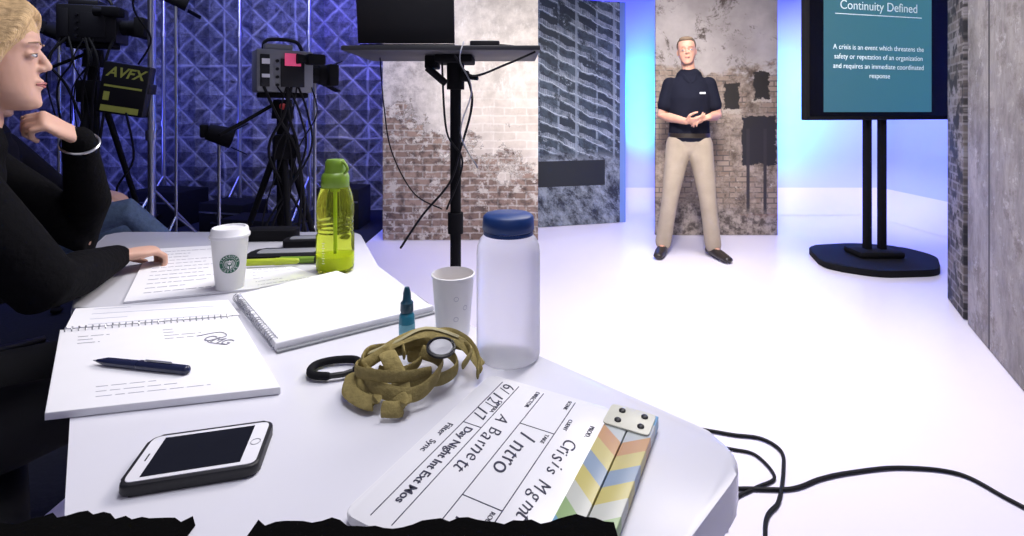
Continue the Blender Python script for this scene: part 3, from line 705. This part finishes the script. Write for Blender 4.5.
random.seed(4)
for i,(cx,cy,w,d,h) in enumerate([(-3.6,5.25,.6,.4,.35),(-2.75,4.95,.5,.35,.28),(-1.72,5.1,.45,.35,.4),(-2.3,4.5,.5,.3,.22)]):
    e=thing('equipment_case','black flight case with steel edging on the dark floor','equipment case',(cx,cy,0.002),random.uniform(-.3,.3),group='cases by the quilted wall')
    G().box((0,0,h/2),(w,d,h),bev=.012).obj('case_body',MATTE,e)
    G().box((0,-d/2-.002,h*.68),(w*.96,.006,.015)).box((0,-d/2-.004,h*.5),(.05,.01,.06),bev=.002).obj('latch_trim',STEEL,e)
    G().tube([(-.08,-d/2-.004,h*.35),(-.07,-d/2-.03,h*.35),(.07,-d/2-.03,h*.35),(.08,-d/2-.004,h*.35)],.008,sm=3).obj('handle',BLACK,e)

# ------------------------------------------------------------------ people
def skin_mat(name,c):
    g=NG(name); o,x,y,z=g.xyz(); g.set('Base Color',g.mix(g.noise(o,18,3),tuple(q*.9 for q in c),tuple(min(1,q*1.08) for q in c)))
    g.set('Roughness',.55); g.set('Subsurface Weight',.08); g.set('Subsurface Radius',(.02,.008,.004)); return g.m
HEAD=[(-.002,.066,.034,.014),(.004,.078,.015,.026),(.018,.084,-.015,.037),(.035,.082,-.040,.047),(.055,.080,-.062,.055),(.078,.080,-.080,.062),(.100,.079,-.092,.067),(.118,.078,-.098,.070),(.135,.084,-.101,.071),(.158,.084,-.102,.071),(.182,.075,-.097,.067),(.202,.057,-.082,.056),(.218,.030,-.055,.038),(.225,.005,-.030,.018)]
def head_geo(g,Mh,male=False):
    R=[]
    for z,f,b,w in HEAD:
        if male and z<.08: w+=.005
        cy=(f+b)/2; ry=(f-b)/2; ring=[]
        for i in range(32):
            a=2*math.pi*i/32; ca,sa=math.cos(a),math.sin(a); pw=.96
            ring.append(Mh@V((w*math.copysign(abs(ca)**pw,ca),cy+ry*math.copysign(abs(sa)**pw,sa),z)))
        R.append(ring)
    g.rings(R)
    def P(x,y,z): return Mh@V((x,y,z))
    g.tube([P(0,.076,.130),P(0,.085,.112),P(0,.094,.092)],[.0065,.0080,.0095],seg=12)
    for s in (-1,1):
        g.ell(P(s*.0095,.085,.086),(.0075,.0080,.0060))
        g.ell(P(s*.070,-.010,.100),(.010,.014,.026))
        g.tube([P(s*.012,.080,.137),P(s*.030,.078,.139),P(s*.045,.066,.136)],[.005,.0055,.004],seg=8,sm=3)
        g.ell(P(s*.031,.0700,.114),(.0125,.0100,.0095))
    g.ell(P(0,.078,.060),(.019,.0105,.0075)); g.ell(P(0,.077,.048),(.016,.0110,.0075)); g.ell(P(0,.070,.014),(.017,.015,.014))
def face_parts(parent,Mh,lipc,browc,eyec=(.05,.08,.12)):
    W=M('eye_white',(.60,.60,.60),.2); I=M('iris',eyec,.2); Lm=M('lip_tone',lipc,.5); Bm=M('brow_hair',browc,.8)
    P=lambda x,y,z: Mh@V((x,y,z))
    for s in (-1,1):
        G().ell(P(s*.031,.0740,.1135),(.0098,.0080,.0042)).obj('eye',W,parent)
        G().ell(P(s*.031,.0806,.1135),(.0040,.0024,.0038)).obj('iris',I,parent)
        G().tube([P(s*.020,.0765,.1160),P(s*.031,.0825,.1185),P(s*.0425,.0745,.1160)],[.0010,.0014,.001],seg=6,sm=3).obj('eyelid',Bm,parent)
        G().tube([P(s*.013,.0865,.139),P(s*.030,.0850,.1425),P(s*.045,.0715,.139)],[.0016,.0018,.0010],seg=6,sm=3).obj('eyebrow',Bm,parent)
    g=G(); g.tube([P(-.020,.079,.0535),P(-.008,.0885,.0562),P(0,.0895,.0550),P(.008,.0885,.0562),P(.020,.079,.0535)],[.0012,.0026,.0024,.0026,.0012],seg=8,sm=3)
    g.tube([P(-.018,.079,.0518),P(0,.0880,.0492),P(.018,.079,.0518)],[.0012,.0032,.0012],seg=8,sm=4); g.obj('lips',Lm,parent)
def rotv(v,axis,a): return Matrix.Rotation(a,3,axis)@v
def hand_geo(g,W,d,n,tside,curl=(.5,.7,.5),k=1,spread=1):
    d=V(d).normalized(); n=V(n); n=(n-d*n.dot(d)).normalized(); s=d.cross(n); 
    if s.dot(V(tside))<0: s=-s
    ax=d.cross(n)
    W=V(W)
    g.tube([W-d*.01*k,W+d*.02*k,W+d*.055*k,W+d*.085*k],[(.024*k,.017*k),(.029*k,.016*k),(.038*k,.015*k),(.037*k,.012*k)],side=s,seg=14)
    for i,(off,L) in enumerate([(.029,.072),(.0098,.080),(-.0098,.075),(-.028,.060)]):
        K=W+d*(.083-.003*(i==3)-.002*(i==0))*k+s*off*k; pts=[K-d*.02*k,K]; dd=(d+s*off*1.2*spread).normalized()
        for c,f in zip(curl,(.45,.31,.24)):
            dd=rotv(dd,ax,c); pts.append(pts[-1]+dd*L*f*k)
        g.tube(pts,[.008*k,.0090*k,.0082*k,.0076*k,.0064*k],seg=8)
    b=W+d*.018*k+s*.024*k; p1=b+(d*.55+s*.7+n*.35).normalized()*.040*k; p2=p1+(d*.85+s*.1+n*.45).normalized()*.032*k; p3=p2+(d*.85-s*.25+n*.45).normalized()*.024*k
    g.tube([b,p1,p2,p3],[.013*k,.011*k,.0095*k,.0078*k],seg=8)

def person(P,J,skin,shirt,pants,shoe,sleeve='long',male=False,vox=.008,ease=.012,hv=.0045):
    k=1.06 if male else .95
    side=V((1,0,0))
    tor=[J['pelvis'],J['waist'],J['chest'],J['upper'],J['nb']]
    rt=[(.155,.115),(.135,.10),(.155,.115),(.150,.088),(.075,.062)] if not male else [(.142,.100),(.138,.098),(.154,.106),(.140,.084),(.064,.056)]
    g=G(); g.tube(tor,rt,side=side,seg=24,sm=4)
    g.tube([J['nb']-V((0,0,.03)),J['neck'],J['Mh']@V((0,-.025,.06))],[.056*k,.047*k,.050*k],seg=20)
    head_geo(g,J['Mh'],male)
    for s in ('R','L'):
        g.tube([J['sh'+s],J['sh'+s].lerp(J['el'+s],.5),J['el'+s],J['el'+s].lerp(J['wr'+s],.3),J['wr'+s]],[.043*k,.041*k,.036*k,.037*k,.024*k],seg=14)
        hand_geo(g,*J['hand'+s],k=k*.98)
        g.tube([J['hip'+s],J['hip'+s].lerp(J['kn'+s],.5),J['kn'+s],J['kn'+s].lerp(J['an'+s],.3),J['an'+s]],[.084*k,.068*k,.050*k,.050*k,.036*k],seg=16)
        f=J['toe'+s]-J['an'+s]; g.tube([J['an'+s]+V((0,0,-.02)),J['an'+s]+V((f.x*.5,f.y*.5,-.05)),J['toe'+s]],[.033,.03,.024],seg=12)
    body=g.blend('body',skin,P,hv,3)
    g=G(); e_=ease if not male else .017
    fr=.72
    top=[J['pelvis'].lerp(J['waist'],-.05 if not male else .30),J['waist'],J['chest'],J['upper'],J['upper'].lerp(J['nb'],fr)]
    g.tube(top,[(a+e_,b+e_) for a,b in ([rt[0]]+rt[1:4]+[(.088,.068)])],side=side,seg=28,sm=4)
    for s in ('R','L'):
        A,B,C=J['sh'+s],J['el'+s],J['wr'+s]
        if sleeve=='short':
            g.tube([A,A.lerp(B,.3),A.lerp(B,.66)],[.061,.060,.059],seg=18,round=True)
        else:
            g.tube([A,A.lerp(B,.5),B,B.lerp(C,.4),C],[.058*k+e_*.6,.053*k+e_*.6,.047*k+e_*.7,.043*k+e_*.5,.033*k],seg=16)
    shirt_o=g.blend('shirt' if sleeve=='short' else 'sweater',shirt,P,.007,3 if male else 5)
    g=G(); lo=[J['pelvis']-V((0,0,.03)),J['pelvis'],J['pelvis'].lerp(J['waist'],.45)]
    g.tube(lo,[(.12,.095),(rt[0][0]+.010,rt[0][1]+.008),(rt[1][0]+.010,rt[1][1]+.006)],side=side,seg=24)
    for s in ('R','L'):
        A,B,C=J['hip'+s],J['kn'+s],J['an'+s]
        g.tube([A,A.lerp(B,.5),B,B.lerp(C,.4),C],[.096*k,.081*k,.063*k,.059*k,.060*k],seg=18)
    g.blend('trousers',pants,P,.008,4)
    for s in ('R','L'):
        a,t=J['an'+s],J['toe'+s]; f=(t-a); f.z=0; f.normalize(); b=V((a.x,a.y,t.z))
        G().tube([b-f*.05+V((0,0,.012)),b+f*.0+V((0,0,.018)),b+f*.10+V((0,0,.008)),b+f*.20],[(.034,.036),(.038,.045),(.045,.034),(.036,.022)],side=f.cross(V((0,0,1))),seg=16,sm=4).obj('shoe',shoe,P)
    return body
def HM(loc,yaw=0,pitch=0,roll=0,s=1): return Matrix.Translation(V(loc))@Euler((pitch,roll,yaw)).to_matrix().to_4x4()@Matrix.Scale(s,4)

# presenter
P=thing('person','standing man in black polo shirt and khaki trousers, hands together','person',(1.435,4.05,.003),math.pi-.22)
J=dict(pelvis=V((0,0,.92)),waist=V((0,0,1.08)),chest=V((0,.0,1.27)),upper=V((0,-.01,1.390)),nb=V((0,-.015,1.460)),neck=V((.005,-.005,1.51)))
J['Mh']=HM((.015,.01,1.545),yaw=-.08,pitch=-.03,roll=.05,s=.98)
J.update(shR=V((.148,-.005,1.385)),shL=V((-.148,-.005,1.385)),elR=V((.212,.00,1.13)),elL=V((-.212,.00,1.13)),wrR=V((.05,.22,1.09)),wrL=V((-.115,.20,1.12)))
J['handR']=((.05,.22,1.09),(-.85,.35,.05),(0,-.5,.6),(0,.2,1),(.45,.6,.4)); J['handL']=((-.115,.20,1.12),(.75,.35,-.10),(0,-.4,-.8),(0,-.1,1),(.5,.7,.5))
J.update(hipR=V((.080,0,.90)),hipL=V((-.080,0,.90)),knR=V((.145,.02,.49)),knL=V((-.135,.02,.49)),anR=V((.20,-.02,.09)),anL=V((-.185,-.02,.09)),toeR=V((.25,.16,.028)),toeL=V((-.26,.15,.028)))
SK1=skin_mat('presenter_skin',(.52,.28,.20))
KH=M('khaki_cotton',(.36,.30,.235),.85,sc=7,var=.25,bump=.6); POLO=M('black_cotton',(.008,.009,.018),.9,sc=12,var=.3,spec=.1)
person(P,J,SK1,POLO,KH,M('dark_leather',(.02,.015,.012),.4),'short',True,hv=.005)
face_parts(P,J['Mh'],(.35,.14,.12),(.12,.08,.06))
HR=M('short_brown_hair',(.15,.105,.07),.85,sc=60,bump=.5)
g=G(); 
for c,r in [((0,-.020,.155),(.0765,.092,.079)),((0,.026,.205),(.056,.046,.024)),((0,-.06,.10),(.070,.05,.06))]: g.ell(J['Mh']@V(c),r)
g.blend('hair',HR,P,.006,3)
gb=G(); R=[]
for zz,e0 in ((.955,.0),(.957,.004),(.990,.004),(.992,.0)): R.append([V(((.156+e0)*math.cos(2*math.pi*i/32),(.113+e0)*math.sin(2*math.pi*i/32),zz)) for i in range(32)])
gb.rings(R).obj('belt',M('belt_leather',(.02,.014,.01),.4),P)
G().box((-.085,.122,1.31),(.045,.003,.014),(0,0,.25)).obj('chest_emblem',PAPER,P)
for s in (-1,1):
    G().tube([(s*.055,-.02,1.478),(s*.062,.025,1.466),(s*.045,.070,1.440),(s*.012,.096,1.395)],[(.014,.004),(.016,.005),(.016,.005),(.010,.003)],side=(0,-.4,1),sm=4).obj('collar',POLO,P)

# seated woman
OX,OY=-1.070,1.02; RZ=-math.pi/4
def w2l(x,y,z,ox=OX,oy=OY,rz=RZ):
    return Matrix.Rotation(-rz,3,'Z')@V((x-ox,y-oy,z))
def wd(x,y,z,rz=RZ): return Matrix.Rotation(-rz,3,'Z')@V((x,y,z))
Wm=thing('person','seated blonde woman in black sweater resting chin on her hand','person',(OX,OY,0),RZ)
J=dict(pelvis=V((0,-.22,.56)),waist=V((0,-.19,.74)),chest=V((0,-.12,.93)),upper=V((0,-.07,1.06)),nb=V((0,-.045,1.12)),neck=V((0,-.02,1.16)))
J['Mh']=HM((0,.0,1.180),yaw=-.16,pitch=.02,s=.98)
J.update(shR=V((.155,-.06,1.07)),shL=V((-.155,-.05,1.07)),elR=w2l(-.890,.955,.842),elL=w2l(-1.13,1.35,.836),wrR=w2l(-.955,1.205,.824),wrL=w2l(-1.000,1.155,1.112))
J['handR']=(w2l(-.955,1.205,.826),wd(.45,.75,-.03),wd(0,0,-1),wd(-1,.4,0),(.6,.9,.6)); J['handL']=(w2l(-1.000,1.152,1.115),wd(-.20,-.60,.42),wd(-.7,-.3,-.5),wd(.2,-.3,.9),(1.0,1.3,.8))
J.update(hipR=V((.09,-.18,.56)),hipL=V((-.09,-.18,.56)),knR=V((.12,.26,.57)),knL=V((-.12,.26,.57)),anR=V((.12,.24,.12)),anL=V((-.12,.24,.12)),toeR=V((.13,.42,.035)),toeL=V((-.13,.42,.035)))
SK2=skin_mat('woman_skin',(.60,.36,.27)); SWT=M('black_knit',(.004,.004,.005),.95,sc=70,var=.3,bump=.3,spec=.08)
person(Wm,J,SK2,SWT,MATTE,BLACK,'long',False,hv=.0038,ease=.016)
face_parts(Wm,J['Mh'],(.42,.14,.13),(.25,.16,.10))
HB=M('blonde_hair',(.52,.35,.17),.6,sc=25,var=.5,bump=.8,stretch=(6,1,1.5))
g=G(); MH=J['Mh']; Pm=lambda x,y,z: MH@V((x,y,z))
for c,r in [((0,-.014,.155),(.083,.096,.092)),((0,-.07,.09),(.072,.052,.08)),((0,-.095,.02),(.058,.042,.085)),((.050,-.06,.0),(.028,.035,.06)),((-.050,-.06,.0),(.028,.035,.06))]: g.ell(MH@V(c),r)
for s in (-1,1):
    for dy in (0,-.016,-.032,-.048):
        g.tube([Pm(s*.008,.058+dy,.226),Pm(s*.040,.068+dy,.206),Pm(s*.066,.058+dy,.168),Pm(s*.080,.036+dy,.125),Pm(s*.083,.016+dy,.080),Pm(s*.078,.0+dy*.7,.030),Pm(s*.066,-.015+dy*.5,-.045)],[.010,.014,.014,.013,.013,.014,.010],sm=4)
g.blend('hair',HB,Wm,.0045,2)
wl=J['wrL']; dl=(J['wrL']-J['elL']).normalized(); oo=dl.orthogonal().normalized()
G().tube([wl-dl*.012+(oo*math.cos(a)+dl.cross(oo)*math.sin(a))*.036 for a in [i*math.pi/12 for i in range(25)]],.003,seg=6).obj('bracelet',STEEL,Wm)

def chair(x,y,rz):
    c=thing('office_chair','black padded office chair, mostly hidden by its sitter','chair',(x,y,0),rz)
    G().box((0,0,.42),(.46,.46,.07),bev=.03,seg=3).obj('seat',MATTE,c)
    G().box((0,-.25,.78),(.42,.05,.46),(-.1,0,0),bev=.02,seg=3).obj('backrest',MATTE,c)
    G().box((0,-.245,.5),(.06,.03,.2)).obj('back_bracket',BLACK,c)
    G().cyl((0,0,.10),(0,0,.39),.028).obj('gas_column',BLACK,c)
    for i in range(5):
        a=i*2*math.pi/5; G().cyl((0,0,.11),(.27*math.cos(a),.27*math.sin(a),.07),.022,.015).ell((.27*math.cos(a),.27*math.sin(a),.031),(.028,.028,.028)).obj('caster_leg',BLACK,c)
q=V((OX,OY,0))+Matrix.Rotation(RZ,3,'Z')@V((0,-.17,0)); chair(q.x,q.y,RZ)

# second seated person in jeans, mostly hidden behind the woman
ox,oy,rz2=-2.25,2.20,-math.pi/2+.35
P3=thing('person','seated person in dark top and blue jeans, legs crossed','person',(ox,oy,0),rz2)
J=dict(pelvis=V((0,-.10,.57)),waist=V((0,-.10,.72)),chest=V((0,-.08,.90)),upper=V((0,-.06,1.02)),nb=V((0,-.05,1.08)),neck=V((0,-.04,1.12)))
J['Mh']=HM((0,-.04,1.15),s=.98)
J.update(shR=V((.155,-.07,1.02)),shL=V((-.155,-.07,1.02)),elR=V((.2,.12,.80)),elL=V((-.2,.12,.80)),wrR=V((.08,.32,.79)),wrL=V((-.06,.35,.79)))
J['handR']=(J['wrR'],V((-.4,.8,-.2)),V((0,0,-1)),V((-1,0,0)),(.3,.5,.3)); J['handL']=(J['wrL'],V((.4,.8,-.2)),V((0,0,-1)),V((1,0,0)),(.3,.5,.3))
J.update(hipR=V((.09,-.08,.57)),hipL=V((-.09,-.08,.57)),knR=V((.10,.50,.72)),knL=V((-.13,.44,.56)),anR=V((-.08,.72,.36)),anL=V((-.12,.44,.12)),toeR=V((-.14,.88,.32)),toeL=V((-.13,.60,.035)))
DEN=M('blue_denim',(.07,.11,.19),.9,sc=60,var=.4,bump=.4)
person(P3,J,SK2,M('dark_fleece',(.012,.012,.02),.95,spec=.1),DEN,BLACK,'long',False,hv=.006)
face_parts(P3,J['Mh'],(.45,.18,.15),(.2,.12,.08))
g=G()
for c,r in [((0,-.018,.152),(.081,.096,.088)),((0,-.075,.09),(.07,.05,.09))]: g.ell(J['Mh']@V(c),r)
g.blend('hair',M('brown_hair',(.06,.035,.02),.7,sc=50),P3,.007,2)
q=V((ox,oy,0))+Matrix.Rotation(rz2,3,'Z')@V((0,-.10,0)); chair(q.x,q.y,rz2)

# ------------------------------------------------------------------ lights
def area(loc,tgt,size,power,colr=(1,1,1),sy=None,spread=None):
    l=bpy.data.lights.new('area_light','AREA'); l.energy=power; l.color=colr; l.size=size
    if sy: l.shape='RECTANGLE'; l.size_y=sy
    if spread: l.spread=spread
    o=bpy.data.objects.new('area_light',l); col.objects.link(o); o.location=loc
    o.rotation_euler=(V(tgt)-V(loc)).to_track_quat('-Z','Y').to_euler(); return o
area((1.25,2.75,3.9),(1.15,2.65,0),1.4,57,(1,.96,.98),1.2,spread=1.5)
area((.0,1.0,3.4),(-.3,1.1,.8),.9,10,(.96,.95,1),spread=1.4)
area((.2,.6,3.0),(1.45,4.1,1.3),.6,24,(1,.92,.85),spread=.8)
area((.2,1.8,3.2),(-.4,4.5,1.3),.5,11,(1,.93,.86),spread=.9)
area((-.2,-.8,2.6),(-1.2,1.1,1.0),1.2,6,(1,.93,.9))
area((1.0,2.4,2.6),(-1.1,1.1,1.1),.8,10,(1,.93,.88),spread=1.2)
# blue washes
area((-3.0,3.9,3.2),(-2.6,5.9,1.3),1.2,50,(.08,.12,1))
area((-4.8,4.3,.9),(-4.3,5.9,1.6),.6,18,(.08,.10,1))
area((-1.7,4.9,2.6),(-1.9,5.9,1.2),.6,26,(.10,.08,1))
area((-2.4,3.0,3.0),(-3.0,5.9,1.6),1.0,30,(.82,.86,1))
area((1.30,5.50,1.1),(1.72,6.2,1.35),.15,34,(.0,.26,1),.6,spread=1.6)
area((2.80,5.45,1.1),(3.15,6.2,1.2),.2,52,(.0,.26,1),.6,spread=1.7)
area((2.4,5.2,2.6),(2.6,6.2,1.8),.6,34,(.01,.01,1))
area((.9,5.6,2.6),(1.2,6.2,1.8),.5,24,(.01,.01,1))
area((3.9,4.6,2.9),(4.0,6.0,.7),.8,34,(.62,.58,1),spread=1.6)
w=bpy.data.worlds.new('world'); scene.world=w; w.use_nodes=True
w.node_tree.nodes['Background'].inputs[0].default_value=(.30,.30,.54,1); w.node_tree.nodes['Background'].inputs[1].default_value=.31
